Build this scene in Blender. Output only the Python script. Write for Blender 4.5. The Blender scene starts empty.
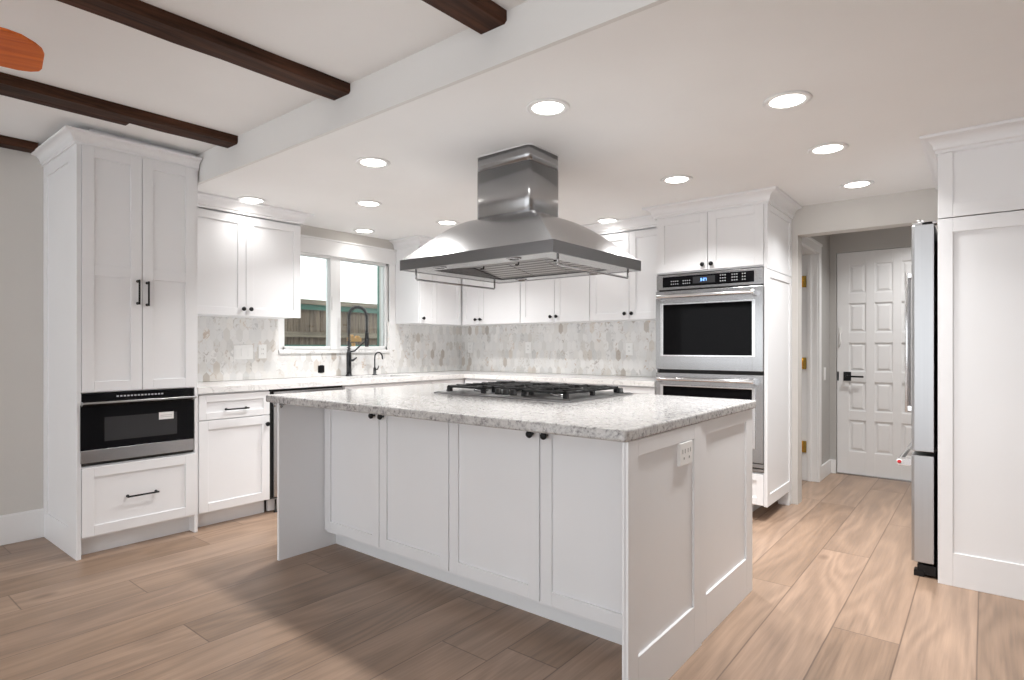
import bpy, bmesh, math, random
from mathutils import Vector, Matrix
random.seed(7)
C = bpy.context.scene.collection
SC = bpy.context.scene
PI = math.pi

# ------------------------------------------------------------------ camera, world, exposure
F_PX = 586.6
cd = bpy.data.cameras.new('camera'); cam = bpy.data.objects.new('camera', cd); C.objects.link(cam)
cd.sensor_width = 36.0; cd.lens = F_PX / 1024 * 36.0; cd.shift_y = 7.3 / 1024; cd.clip_start = 0.02
cam.location = (0, 0, 1.17); cam.rotation_euler = (PI / 2, 0, math.radians(38.88))
SC.camera = cam
w = bpy.data.worlds.new('daylight'); SC.world = w; w.use_nodes = True
bg = w.node_tree.nodes['Background']; bg.inputs[0].default_value = (0.95, 0.975, 1.0, 1); bg.inputs[1].default_value = 2.0
SC.view_settings.view_transform = 'Standard'; SC.view_settings.look = 'None'
SC.view_settings.gamma = 1.0; SC.view_settings.use_curve_mapping = False
SC.view_settings.exposure = 0.24
SC.cycles.max_bounces = 14; SC.cycles.diffuse_bounces = 8; SC.cycles.glossy_bounces = 5
DOWNLIGHT_W = 11.5

# ------------------------------------------------------------------ key dimensions (metres)
XW = -4.53      # face of the west wall
YN = 4.73       # face of the north wall
ZK = 2.215      # kitchen ceiling
ZL = 2.398      # living room ceiling with the beams
YS = 1.655      # face of the step between the two ceilings
XE = 2.7; YB = -2.6

# ------------------------------------------------------------------ materials
def nt(name):
    m = bpy.data.materials.new(name); m.use_nodes = True
    return m, m.node_tree, m.node_tree.nodes['Principled BSDF']
def setp(b, col=None, rough=None, metal=None, spec=None):
    if col is not None: b.inputs['Base Color'].default_value = (*col, 1)
    if rough is not None: b.inputs['Roughness'].default_value = rough
    if metal is not None: b.inputs['Metallic'].default_value = metal
    if spec is not None: b.inputs['Specular IOR Level'].default_value = spec
class N:
    def __init__(s, t): s.t = t
    def _i(s, node, idx, v):
        if v is None: return
        if hasattr(v, 'node'): s.t.links.new(v, node.inputs[idx])
        else:
            try: node.inputs[idx].default_value = v
            except Exception: node.inputs[idx].default_value = (*v, 1)
    def obj(s):
        return s.t.nodes.new('ShaderNodeTexCoord').outputs['Object']
    def pos(s):
        return s.t.nodes.new('ShaderNodeNewGeometry').outputs['Position']
    def m(s, op, a, b=None, c=None, clamp=False):
        n = s.t.nodes.new('ShaderNodeMath'); n.operation = op; n.use_clamp = clamp
        s._i(n, 0, a); s._i(n, 1, b); s._i(n, 2, c); return n.outputs[0]
    def v(s, op, a, b=None, c=None, scale=None):
        n = s.t.nodes.new('ShaderNodeVectorMath'); n.operation = op
        s._i(n, 0, a); s._i(n, 1, b); s._i(n, 2, c)
        if scale is not None: s._i(n, 3, scale)
        return n.outputs['Value'] if op in ('LENGTH', 'DOT_PRODUCT', 'DISTANCE') else n.outputs['Vector']
    def sep(s, a):
        n = s.t.nodes.new('ShaderNodeSeparateXYZ'); s._i(n, 0, a); return n.outputs
    def comb(s, x=0.0, y=0.0, z=0.0):
        n = s.t.nodes.new('ShaderNodeCombineXYZ'); s._i(n, 0, x); s._i(n, 1, y); s._i(n, 2, z); return n.outputs[0]
    def noise(s, vec, scale, detail=3.0, rough=0.5, dist=0.0, fac=True):
        n = s.t.nodes.new('ShaderNodeTexNoise'); s._i(n, 'Vector', vec)
        n.inputs['Scale'].default_value = scale; n.inputs['Detail'].default_value = detail
        n.inputs['Roughness'].default_value = rough; n.inputs['Distortion'].default_value = dist
        return n.outputs[0] if fac else n.outputs['Color']
    def voro(s, vec, scale, feat='F1', out='Distance', rand=1.0):
        n = s.t.nodes.new('ShaderNodeTexVoronoi'); n.feature = feat; s._i(n, 'Vector', vec)
        n.inputs['Scale'].default_value = scale; n.inputs['Randomness'].default_value = rand
        return n.outputs[out]
    def white(s, vec, out='Value'):
        n = s.t.nodes.new('ShaderNodeTexWhiteNoise'); n.noise_dimensions = '3D'; s._i(n, 0, vec); return n.outputs[out]
    def ramp(s, fac, stops, interp='LINEAR'):
        n = s.t.nodes.new('ShaderNodeValToRGB'); s._i(n, 0, fac); e = n.color_ramp.elements
        n.color_ramp.interpolation = interp
        while len(e) < len(stops): e.new(0.5)
        for k, (p, c) in enumerate(stops): e[k].position = p; e[k].color = (*c, 1)
        return n.outputs[0]
    def mix(s, f, a, b, mode='MIX'):
        n = s.t.nodes.new('ShaderNodeMix'); n.data_type = 'RGBA'; n.blend_type = mode
        s._i(n, 0, f); s._i(n, 6, a); s._i(n, 7, b); return n.outputs[2]
    def bump(s, h, strength=0.2, dist=0.01):
        n = s.t.nodes.new('ShaderNodeBump'); n.inputs['Strength'].default_value = strength
        n.inputs['Distance'].default_value = dist; s.t.links.new(h, n.inputs['Height']); return n.outputs[0]

def plain(name, col, rough=0.5, metal=0.0, spec=None, bump=None):
    m, t, b = nt(name); setp(b, col, rough, metal, spec); n = N(t)
    if bump:
        t.links.new(n.bump(n.noise(n.obj(), bump[0], 3), bump[1], bump[2]), b.inputs['Normal'])
    return m
def paint(name, col, rough=0.38, var=0.015):
    m, t, b = nt(name); setp(b, col, rough); n = N(t)
    f = n.noise(n.obj(), 3.0, 2)
    a = tuple(max(0, c - var) for c in col); d = tuple(min(1, c + var) for c in col)
    t.links.new(n.ramp(f, [(0.3, a), (0.7, d)]), b.inputs['Base Color'])
    return m
M = {}
M['cab'] = paint('white_cabinet_paint', (0.80, 0.805, 0.82), 0.36, 0.008)
M['toe'] = paint('toe_kick_paint', (0.76, 0.77, 0.785), 0.45, 0.01)
M['trim'] = paint('white_trim_paint', (0.80, 0.80, 0.80), 0.4, 0.01)
M['door'] = paint('white_door_paint', (0.78, 0.78, 0.785), 0.4, 0.01)
M['black'] = plain('matt_black_metal', (0.014, 0.014, 0.015), 0.35, 0.6)
M['faucet'] = plain('dark_gunmetal', (0.05, 0.052, 0.056), 0.3, 0.9)
M['springmetal'] = plain('spring_gunmetal', (0.14, 0.145, 0.15), 0.3, 0.9)
M['iron'] = plain('cast_iron', (0.018, 0.018, 0.019), 0.55, 0.2, bump=(180, .3, .001))
M['glassblack'] = plain('black_glass', (0.005, 0.005, 0.006), 0.05, 0, .10)
M['ovenwin'] = plain('oven_window_glass', (0.004, 0.004, 0.0045), 0.05, 0, .05)
M['mwwin'] = plain('microwave_window', (0.035, 0.035, 0.037), 0.16, 0, .3)
M['seal'] = plain('black_seal', (0.012, 0.012, 0.012), 0.6)
M['brass'] = plain('polished_brass', (0.83, 0.58, 0.16), 0.25, 1.0)
M['plate'] = plain('white_plastic', (0.84, 0.84, 0.83), 0.35)
M['slot'] = plain('socket_slot', (0.35, 0.35, 0.34), 0.6)
M['red'] = plain('red_enamel', (0.55, 0.02, 0.03), 0.35)
M['vinyl'] = plain('white_vinyl', (0.84, 0.85, 0.85), 0.35)
M['darkgreen'] = plain('green_coated_metal', (0.05, 0.17, 0.13), 0.4)
M['lightgrey'] = plain('print_grey', (0.55, 0.55, 0.56), 0.5)

def steel(name, col, rough, axis='x'):
    m, t, b = nt(name); setp(b, col, rough, 1.0); n = N(t)
    s = {'x': (1.5, 420, 420), 'y': (420, 1.5, 420), 'z': (420, 420, 1.5)}[axis]
    v = n.v('MULTIPLY', n.obj(), s)
    f = n.noise(v, 1.0, 2)
    r = n.m('MULTIPLY_ADD', f, 0.08, rough - 0.04); t.links.new(r, b.inputs['Roughness'])
    c = n.ramp(f, [(0.25, tuple(x * 0.96 for x in col)), (0.75, tuple(min(1, x * 1.03) for x in col))]); t.links.new(c, b.inputs['Base Color'])
    t.links.new(n.bump(f, 0.012, 0.0005), b.inputs['Normal'])
    return m
M['steel'] = steel('brushed_steel', (0.44, 0.44, 0.445), 0.25, 'x')
M['hoodsteel'] = steel('hood_brushed_steel', (0.40, 0.40, 0.405), 0.24, 'z')
M['hoodband'] = steel('hood_band_steel', (0.22, 0.22, 0.225), 0.3, 'x')
M['steelz'] = steel('brushed_steel_vertical', (0.46, 0.465, 0.475), 0.34, 'z')
M['traysteel'] = steel('cooktop_steel', (0.30, 0.30, 0.305), 0.3, 'x')
M['chrome'] = plain('satin_chrome', (0.74, 0.74, 0.75), 0.16, 1.0)

def wall_mat(name, col, bs=0.12):
    m, t, b = nt(name); setp(b, col, 0.75); n = N(t); p = n.obj()
    f = n.noise(p, 2.2, 3)
    t.links.new(n.ramp(f, [(0.3, tuple(c * .985 for c in col)), (0.7, tuple(min(1, c * 1.015) for c in col))]), b.inputs['Base Color'])
    t.links.new(n.bump(n.noise(p, 22, 4, .6), bs, 0.006), b.inputs['Normal'])
    return m
M['ceil'] = wall_mat('white_textured_ceiling', (0.86, 0.862, 0.86))
M['wall'] = wall_mat('warm_grey_wall', (0.62, 0.60, 0.57))
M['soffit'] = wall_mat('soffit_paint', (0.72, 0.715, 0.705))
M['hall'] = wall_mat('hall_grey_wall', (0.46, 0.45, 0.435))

def floor_mat():
    m, t, b = nt('oak_plank_floor'); n = N(t); x, y, z = n.sep(n.pos())
    W = 0.2372; L = 1.83
    xs = n.m('DIVIDE', n.m('ADD', x, 0.735 + 40 * W), W)
    row = n.m('FLOOR', xs); fx = n.m('FRACT', xs)
    off = n.white(n.comb(row, 3.7, 1.1))
    ys = n.m('ADD', n.m('DIVIDE', n.m('ADD', y, 20), L), n.m('MULTIPLY', off, 5.0))
    col = n.m('FLOOR', ys); fy = n.m('FRACT', ys)
    idv = n.comb(row, col, 0.5)
    r1 = n.white(idv); rc = n.white(idv, 'Color')
    # grain: coordinates shifted per plank, stretched along y
    sh = n.v('SCALE', rc, None, None, 37.0)
    g0 = n.v('ADD', n.comb(n.m('MULTIPLY', x, 1.0), n.m('MULTIPLY', y, 0.16), 0.0), sh)
    warp = n.noise(g0, 7, 2.5, .5)
    g = n.v('ADD', g0, n.comb(n.m('MULTIPLY', warp, 0.09), 0, 0))
    rings = n.m('SINE', n.m('MULTIPLY', n.noise(g, 4.2, 1.5, .4), 60))
    fine = n.noise(n.v('MULTIPLY', g0, (1, .22, 1)), 90, 3, .6)
    big = n.noise(g, 3.0, 3, .6)
    base = n.ramp(r1, [(0, (0.245, 0.164, 0.112)), (.35, (0.305, 0.209, 0.148)), (.7, (0.355, 0.245, 0.176)), (1, (0.27, 0.182, 0.128))])
    k = n.m('ADD', n.m('MULTIPLY', rings, 0.10), n.m('ADD', n.m('MULTIPLY', n.m('SUBTRACT', fine, .5), 0.75), n.m('MULTIPLY', n.m('SUBTRACT', big, .5), 0.8)))
    k = n.m('ADD', k, 1.0)
    c = n.v('SCALE', base, None, None, k)
    # knots
    kd = n.voro(n.v('ADD', n.comb(n.m('MULTIPLY', x, 1.0), n.m('MULTIPLY', y, 0.55), 0), sh), 2.3)
    knot = n.m('SUBTRACT', 1.0, n.m('DIVIDE', kd, 0.085), None, True)
    c = n.mix(n.m('MULTIPLY', knot, 0.85), c, (0.11, 0.065, 0.042))
    # grooves
    ex = n.m('MULTIPLY', n.m('MINIMUM', fx, n.m('SUBTRACT', 1.0, fx)), W)
    ey = n.m('MULTIPLY', n.m('MINIMUM', fy, n.m('SUBTRACT', 1.0, fy)), L)
    e = n.m('MINIMUM', ex, ey)
    gr = n.m('SUBTRACT', 1.0, n.m('DIVIDE', e, 0.0042), None, True)
    c = n.mix(n.m('MULTIPLY', gr, 0.85), c, (0.10, 0.062, 0.042))
    t.links.new(c, b.inputs['Base Color'])
    t.links.new(n.m('MULTIPLY_ADD', fine, 0.16, 0.27), b.inputs['Roughness'])
    h = n.m('SUBTRACT', n.m('MULTIPLY', fine, 0.15), gr)
    t.links.new(n.bump(h, 0.25, 0.002), b.inputs['Normal'])
    return m
M['floor'] = floor_mat()

def tile_mat(name, ax):
    m, t, b = nt(name); n = N(t); P = n.sep(n.pos()); a = P[ax]; z = P[2]
    Wt = 0.050; K = 1.95
    p = n.comb(n.m('DIVIDE', a, Wt), n.m('DIVIDE', z, Wt * K), 0.0)
    r = (1.0, 1.7320508, 1.0); h = (.5, .8660254, .5); mh = (-.5, -.8660254, -.5)
    def wrap(v_):
        return n.v('WRAP', v_, h, mh)
    g1 = wrap(p); g2 = wrap(n.v('SUBTRACT', p, (.5, .8660254, 0)))
    f = n.m('LESS_THAN', n.v('LENGTH', g1), n.v('LENGTH', g2))
    gv = n.v('ADD', n.v('SCALE', g1, None, None, f), n.v('SCALE', g2, None, None, n.m('SUBTRACT', 1.0, f)))
    idv = n.v('ADD', n.v('SCALE', n.v('SUBTRACT', p, gv), None, None, 1.0), (.13, .17, .5))
    idr = n.v('SNAP', idv, (0.25, 0.4330127, 1.0))
    ab = n.v('ABSOLUTE', gv)
    s = n.sep(ab)
    hd = n.m('MAXIMUM', s[0], n.v('DOT_PRODUCT', ab, (.5, .8660254, 0)))
    edge = n.m('SUBTRACT', 0.5, hd)
    grout = n.m('SUBTRACT', 1.0, n.m('DIVIDE', edge, 0.035), None, True)
    rv = n.white(idr); rc = n.white(idr, 'Color')
    base = n.ramp(rv, [(0, (.80, .79, .775)), (.30, (.76, .755, .745)), (.52, (.71, .71, .705)), (.70, (.77, .755, .73)), (.86, (.62, .62, .61)), (.955, (.70, .66, .61)), (.99, (.50, .46, .42))])
    sh = n.v('SCALE', rc, None, None, 19.0)
    q = n.v('ADD', n.comb(a, n.m('MULTIPLY', z, .75), 0), sh)
    vein = n.noise(q, 26, 4, .62, 1.4)
    vm = n.ramp(vein, [(.53, (0, 0, 0)), (.60, (1, 1, 1))])
    vc = n.ramp(n.white(n.v('ADD', idr, (5, 5, 5))), [(0, (.42, .42, .42)), (.55, (.52, .47, .42)), (.8, (.50, .34, .21)), (1, (.26, .24, .23))])
    vs = n.m('MULTIPLY', n.sep(rc)[1], 0.86)
    c = n.mix(n.m('MULTIPLY', vm, n.m('MULTIPLY', vs, vs)), base, vc)
    # larger clouding that runs across tiles
    big = n.noise(n.pos(), 5, 3); c = n.v('SCALE', c, None, None, n.m('MULTIPLY_ADD', big, .18, .93))
    c = n.mix(n.m('MULTIPLY', grout, .55), c, (.70, .69, .68))
    t.links.new(c, b.inputs['Base Color']); setp(b, rough=0.22)
    t.links.new(n.bump(n.m('MULTIPLY', grout, -1), .3, .002), b.inputs['Normal'])
    return m
M['tile_w'] = tile_mat('marble_picket_tile_west', 1)
M['tile_n'] = tile_mat('marble_picket_tile_north', 0)

def granite():
    m, t, b = nt('speckled_grey_granite'); n = N(t); p = n.pos()
    big = n.noise(p, 9, 4, .6, .5); f1 = n.noise(p, 58, 4, .66, .8); f2 = n.noise(p, 150, 3, .7)
    v = n.voro(n.v('ADD', p, n.v('SCALE', n.noise(p, 30, 2, fac=False), None, None, .02)), 95, out='Color')
    vv = n.sep(v)[0]
    k = n.m('ADD', n.m('MULTIPLY', f1, .62), n.m('ADD', n.m('MULTIPLY', f2, .22), n.m('ADD', n.m('MULTIPLY', vv, .16), n.m('MULTIPLY', big, .14))))
    c = n.ramp(k, [(.36, (.08, .078, .08)), (.45, (.26, .25, .25)), (.52, (.38, .37, .365)), (.59, (.48, .47, .46)), (.72, (.56, .55, .54))])
    t.links.new(c, b.inputs['Base Color'])
    setp(b, rough=0.12); return m
M['granite'] = granite()
def quartz():
    m, t, b = nt('white_veined_quartz'); n = N(t); p = n.pos()
    f = n.noise(p, 6, 5, .6, 1.2)
    vm = n.m('SUBTRACT', 1.0, n.m('DIVIDE', n.m('ABSOLUTE', n.m('SUBTRACT', f, .5)), .03), None, True)
    g = n.noise(p, 14, 3)
    c = n.mix(n.m('MULTIPLY', vm, n.m('MULTIPLY', g, .8)), (.80, .795, .79), (.40, .39, .385))
    t.links.new(c, b.inputs['Base Color']); setp(b, rough=0.14); return m
M['quartz'] = quartz()

def wood(name, c1, c2, sc, rough=.5, axis=1):
    m, t, b = nt(name); n = N(t)
    s = [sc, sc, sc]; s[axis] = sc * .07
    p = n.v('MULTIPLY', n.obj(), tuple(s)); f = n.noise(p, 1.0, 5, .62, .6)
    big = n.noise(n.obj(), 2.4, 2)
    k = n.m('ADD', n.m('MULTIPLY', f, .7), n.m('MULTIPLY', big, .3))
    t.links.new(n.ramp(k, [(.34, c1), (.62, c2)]), b.inputs['Base Color']); setp(b, rough=rough)
    t.links.new(n.bump(f, .5, .004), b.inputs['Normal']); return m
M['beam'] = wood('dark_stained_beam', (.010, .005, .003), (.085, .036, .020), 34, .6)
M['beam'].node_tree.nodes['Principled BSDF'].inputs['Specular IOR Level'].default_value = .15
M['blade'] = wood('orange_fan_wood', (.50, .085, .006), (.72, .17, .015), 40, .6, 0)
M['fence'] = wood('weathered_fence', (.07, .05, .035), (.27, .21, .155), 34, .85, 2)
M['fencerail'] = wood('weathered_rail', (.12, .10, .075), (.33, .285, .22), 30, .85, 1)

def mesh_filter():
    m, t, b = nt('filter_mesh_steel'); n = N(t); p = n.obj(); x, y, z = n.sep(p)
    y3 = n.m('MULTIPLY', y, .35); a = n.m('SINE', n.m('MULTIPLY', n.m('ADD', x, y3), 230)); d = n.m('SINE', n.m('MULTIPLY', n.m('SUBTRACT', x, y3), 230))
    f = n.m('MULTIPLY', a, d)
    c = n.ramp(f, [(.0, (.42, .42, .42)), (.30, (.03, .03, .03))]); t.links.new(c, b.inputs['Base Color'])
    setp(b, rough=.5, metal=.15); return m
M['filter'] = mesh_filter()

def glass():
    m = bpy.data.materials.new('clear_window_glass'); m.use_nodes = True; t = m.node_tree; t.nodes.clear()
    o = t.nodes.new('ShaderNodeOutputMaterial'); mx = t.nodes.new('ShaderNodeMixShader')
    tr = t.nodes.new('ShaderNodeBsdfTransparent'); tr.inputs[0].default_value = (.96, .985, .975, 1)
    gl = t.nodes.new('ShaderNodeBsdfGlossy'); gl.inputs[1].default_value = .02
    fr = t.nodes.new('ShaderNodeFresnel'); fr.inputs[0].default_value = 1.45
    t.links.new(fr.outputs[0], mx.inputs[0]); t.links.new(tr.outputs[0], mx.inputs[1]); t.links.new(gl.outputs[0], mx.inputs[2])
    t.links.new(mx.outputs[0], o.inputs[0]); return m
M['glass'] = glass()
def emit(name, col, s):
    m = bpy.data.materials.new(name); m.use_nodes = True; b = m.node_tree.nodes['Principled BSDF']
    b.inputs['Base Color'].default_value = (*col, 1); b.inputs['Emission Color'].default_value = (*col, 1); b.inputs['Emission Strength'].default_value = s
    return m
M['lens'] = emit('lit_lens', (1, .965, .91), 9.0)
M['blue'] = emit('blue_display', (.25, .55, 1.0), 1.6)
M['digits'] = plain('control_legend', (.50, .50, .52), .5)
M['orange'] = plain('orange_yellow_paint', (.72, .42, .16), .6)
M['leaf'] = plain('leaf_green', (.08, .16, .05), .6)
M['soil'] = plain('ground_outside', (.22, .19, .15), .9, bump=(20, .5, .02))

# ------------------------------------------------------------------ mesh helpers
class MB:
    def __init__(s): s.bm = bmesh.new()
    def box(s, x0, x1, y0, y1, z0, z1):
        x0, x1 = sorted((x0, x1)); y0, y1 = sorted((y0, y1)); z0, z1 = sorted((z0, z1))
        v = [s.bm.verts.new(p) for p in ((x0, y0, z0), (x1, y0, z0), (x1, y1, z0), (x0, y1, z0), (x0, y0, z1), (x1, y0, z1), (x1, y1, z1), (x0, y1, z1))]
        for f in ((0, 3, 2, 1), (4, 5, 6, 7), (0, 1, 5, 4), (1, 2, 6, 5), (2, 3, 7, 6), (3, 0, 4, 7)):
            s.bm.faces.new([v[i] for i in f])
        return s
    def rings(s, rings, closed=True, caps=True, smooth=False):
        R = [[s.bm.verts.new(p) for p in r] for r in rings]; n = len(R[0])
        for a, b in zip(R, R[1:]):
            for i in range(n if closed else n - 1):
                j = (i + 1) % n
                f = s.bm.faces.new((a[i], a[j], b[j], b[i])); f.smooth = smooth
        if caps:
            s.bm.faces.new(R[0][::-1]); s.bm.faces.new(R[-1])
        return s
    def tube(s, pts, r, n=12, smooth=True):
        pts = [Vector(p) for p in pts]; rs = r if isinstance(r, (list, tuple)) else [r] * len(pts)
        out = []; up = None
        for i, p in enumerate(pts):
            d = (pts[min(i + 1, len(pts) - 1)] - pts[max(i - 1, 0)]).normalized()
            if up is None:
                up = Vector((0, 0, 1)) if abs(d.z) < .9 else Vector((1, 0, 0))
            a = d.cross(up)
            if a.length < 1e-4: a = d.cross(Vector((0, 1, 0)))
            a.normalize(); b = a.cross(d).normalized(); up = b
            out.append([p + (a * math.cos(2 * PI * k / n) + b * math.sin(2 * PI * k / n)) * rs[i] for k in range(n)])
        return s.rings(out, smooth=smooth)
    def lathe(s, prof, o=(0, 0, 0), axis='z', n=20, smooth=True):
        o = Vector(o); out = []
        for r, h in prof:
            ring = []
            for k in range(n):
                c, q = math.cos(2 * PI * k / n) * r, math.sin(2 * PI * k / n) * r
                ring.append(o + Vector({'z': (c, q, h), 'y': (c, h, q), 'x': (h, c, q)}[axis]))
            out.append(ring)
        return s.rings(out, smooth=smooth)
    def prism(s, poly, z0, z1):
        return s.rings([[(x, y, z0) for x, y in poly], [(x, y, z1) for x, y in poly]])
    def quad(s, a, b, c, d):
        s.bm.faces.new([s.bm.verts.new(p) for p in (a, b, c, d)]); return s
    def build(s, name, mat, parent=None, bevel=0.0, seg=2):
        bmesh.ops.recalc_face_normals(s.bm, faces=s.bm.faces[:])
        me = bpy.data.meshes.new(name); s.bm.to_mesh(me); s.bm.free()
        me.materials.append(mat)
        o = bpy.data.objects.new(name, me); C.objects.link(o)
        if parent: o.parent = parent
        if bevel:
            b = o.modifiers.new('bevel', 'BEVEL'); b.width = bevel; b.segments = seg; b.limit_method = 'ANGLE'; b.angle_limit = math.radians(40)
            b.harden_normals = False
        return o
def tag(o, label, cat, group=None, kind=None):
    if label: o['label'] = label
    if cat: o['category'] = cat
    if group: o['group'] = group
    if kind: o['kind'] = kind
    return o
def empty(name, loc, rz=0, label=None, cat=None, group=None):
    o = bpy.data.objects.new(name, None); C.objects.link(o); o.location = loc; o.rotation_euler = (0, 0, rz); o.empty_display_size = .1
    return tag(o, label, cat, group)
def struct(name, mb, mat, parent=None, bevel=0):
    o = mb.build(name, mat, parent, bevel)
    if not parent: o['kind'] = 'structure'
    return o
def children(o): return [c for c in C.objects if c.parent == o]
def copy_tree(o, parent=None):
    kids = children(o)
    c = o.copy(); C.objects.link(c)
    if parent: c.parent = parent
    for k in kids: copy_tree(k, c)
    return c

def shaker(mb, x0, x1, z0, z1, yf=-0.02, t=0.02, st=0.057, rb=None, rt=None, mids=(), dep=0.0095, panels=True):
    """front of frame at y=yf facing -y; body behind"""
    rb = rb or st; rt = rt or st
    mb.box(x0 + .004, x1 - .004, yf + dep, yf + t, z0 + .004, z1 - .004)
    mb.box(x0, x0 + st, yf, yf + t, z0, z1); mb.box(x1 - st, x1, yf, yf + t, z0, z1)
    mb.box(x0 + st, x1 - st, yf, yf + t, z0, z0 + rb); mb.box(x0 + st, x1 - st, yf, yf + t, z1 - rt, z1)
    for za, zb in mids: mb.box(x0 + st, x1 - st, yf, yf + t, za, zb)
    return mb
BV = 0.0016
def door(parent, x0, x1, z0, z1, knob=None, handle=None, name='door', **k):
    d = shaker(MB(), x0, x1, z0, z1, **k).build(name, M['cab'], parent, BV)
    yf = k.get('yf', -.02)
    if knob:
        MB().lathe([(.006, .002), (.006, -.014), (.0085, -.017), (.0145, -.020), (.0155, -.026), (.013, -.031), (.004, -.032)], (knob[0], yf, knob[1]), 'y', 16).build('knob', M['black'], d)
    if handle:
        hx, hz, L, vert = handle; mb = MB(); r = .0052
        if vert:
            mb.tube([(hx, yf - .03, hz - L / 2), (hx, yf - .03, hz + L / 2)], r, 10)
            for q in (-1, 1):
                mb.tube([(hx, yf + .002, hz + q * (L / 2 - .008)), (hx, yf - .032, hz + q * (L / 2 - .008))], .0048, 10); mb.lathe([(.008, .001), (.0085, -.004), (.006, -.008)], (hx, yf, hz + q * (L / 2 - .008)), 'y', 12)
        else:
            mb.tube([(hx - L / 2, yf - .03, hz), (hx + L / 2, yf - .03, hz)], r, 10)
            for q in (-1, 1):
                mb.tube([(hx + q * (L / 2 - .008), yf + .002, hz), (hx + q * (L / 2 - .008), yf - .032, hz)], .0048, 10); mb.lathe([(.008, .001), (.0085, -.004), (.006, -.008)], (hx + q * (L / 2 - .008), yf, hz), 'y', 12)
        mb.build('handle', M['black'], d)
    return d
def crown(parent, path, zb, zt, proj, name='crown_moulding', mat=None):
    """path: list of ((x,y),(mx,my)); the second is the outward mitre vector"""
    H = zt - zb; pf = [(0, 0), (.010, 0), (.010, .16 * H), (.016, .22 * H)]
    for k in range(7):
        a = k / 6 * PI / 2
        pf.append((.018 + (proj - .026) * (1 - math.cos(a)), .25 * H + .55 * H * math.sin(a)))
    pf += [(proj - .004, .82 * H), (proj, .86 * H), (proj, H), (0, H)]
    rings = [[(x + o * mx, y + o * my, zb + h) for o, h in pf] for (x, y), (mx, my) in path]
    return MB().rings(rings).build(name, mat or M['cab'], parent)

# ================================================================== SETTING
struct('floor', MB().box(-4.9, XE, YB, 6.9, -.1, 0), M['floor'])
# west wall with the window opening
WY0, WY1, WZ0, WZ1 = 2.585, 3.700, 1.150, 1.990
mb = MB()
mb.box(XW - .14, XW, YB, WY0, 0, 2.6).box(XW - .14, XW, WY1, YN + .12, 0, 2.6)
mb.box(XW - .14, XW, WY0, WY1, 0, WZ0).box(XW - .14, XW, WY0, WY1, WZ1, 2.6)
struct('wall_west', mb, M['wall'])
# north wall with the passage to the hall
OX0, OX1, OZ = -1.097, -.325, 2.018
mb = MB().box(XW - .14, OX0, YN, YN + .12, 0, 2.6).box(OX1, XE, YN, YN + .12, 0, 2.6).box(OX0, OX1, YN, YN + .12, OZ, 2.6)
struct('wall_north', mb, M['wall'])
mb = MB().box(OX0 + .001, OX0 + .013, YN - .004, YN + .124, 0, OZ - .014).box(OX1 - .013, OX1 - .001, YN - .004, YN + .124, 0, OZ - .014).box(OX0 + .001, OX1 - .001, YN - .004, YN + .124, OZ - .014, OZ - .001)
struct('trim_1', mb, M['wall'])
struct('wall_east', MB().box(XE, XE + .12, YB, 6.9, 0, 2.6), M['wall'])
struct('ceiling', MB().box(XW - .14, XE + .12, YS + .019, YN + .12, ZK, ZK + .12), M['ceil'])
o = struct('ceiling_living', MB().box(XW - .14, XE + .12, YB, YS, ZL, ZL + .12), M['ceil'])
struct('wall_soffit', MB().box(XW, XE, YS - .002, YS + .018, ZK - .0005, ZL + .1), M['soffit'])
# hall
HX = -1.13; DY = 6.13
mb = MB().box(HX - .12, HX, YN + .12, 4.91, 0, 2.5).box(HX - .12, HX, 5.64, DY + .1, 0, 2.5).box(HX - .12, HX, 4.91, 5.64, 2.0, 2.5)
struct('wall_hall_west', mb, M['hall'])
mb = MB().box(HX, -1.075, DY, DY + .12, 0, 2.5).box(-.145, XE, DY, DY + .12, 0, 2.5).box(-1.075, -.145, DY, DY + .12, 2.045, 2.5)
struct('wall_hall_north', mb, M['hall'])
struct('ceiling_hall', MB().box(-2.7, XE, YN + .12, 6.9, 2.42, 2.5), M['ceil'])
struct('wall_side_room', MB().box(-2.7, -2.6, YN + .12, 6.9, 0, 2.5).box(-2.6, HX - .12, 6.8, 6.9, 0, 2.5), M['hall'])
# casing and jamb of the side doorway in the hall
mb = MB().box(HX - .125, HX, 5.62, 5.64, 0, 1.98).box(HX - .125, HX, 4.91, 4.93, 0, 1.98).box(HX - .125, HX, 4.91, 5.64, 1.98, 2.0)
mb.box(HX, HX + .016, 5.625, 5.705, 0, 2.065).box(HX, HX + .016, 4.852, 4.925, 0, 2.065).box(HX, HX + .016, 4.925, 5.625, 1.985, 2.065)
mb.box(HX, HX + .022, 4.852, 5.712, 2.05, 2.072)
mb.box(HX - .08, HX - .05, 5.608, 5.62, 0, 1.98)
struct('trim_2', mb, M['trim'], None, .003)
d2 = struct('door_2', MB().box(HX - .130 - .70, HX - .130, 5.575, 5.61, .01, 1.97), M['door'], None, .002)
for z in (1.745, 1.03, .30):
    hmb = MB().box(HX - .185, HX - .085, 5.602, 5.607, z - .05, z + .05).box(HX - .185, HX - .128, 5.568, 5.574, z - .045, z + .045); hmb.tube([(HX - .124, 5.572, z - .048), (HX - .124, 5.572, z + .048)], .008, 12)
    hmb.build('hinge', M['brass'], d2)
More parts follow.
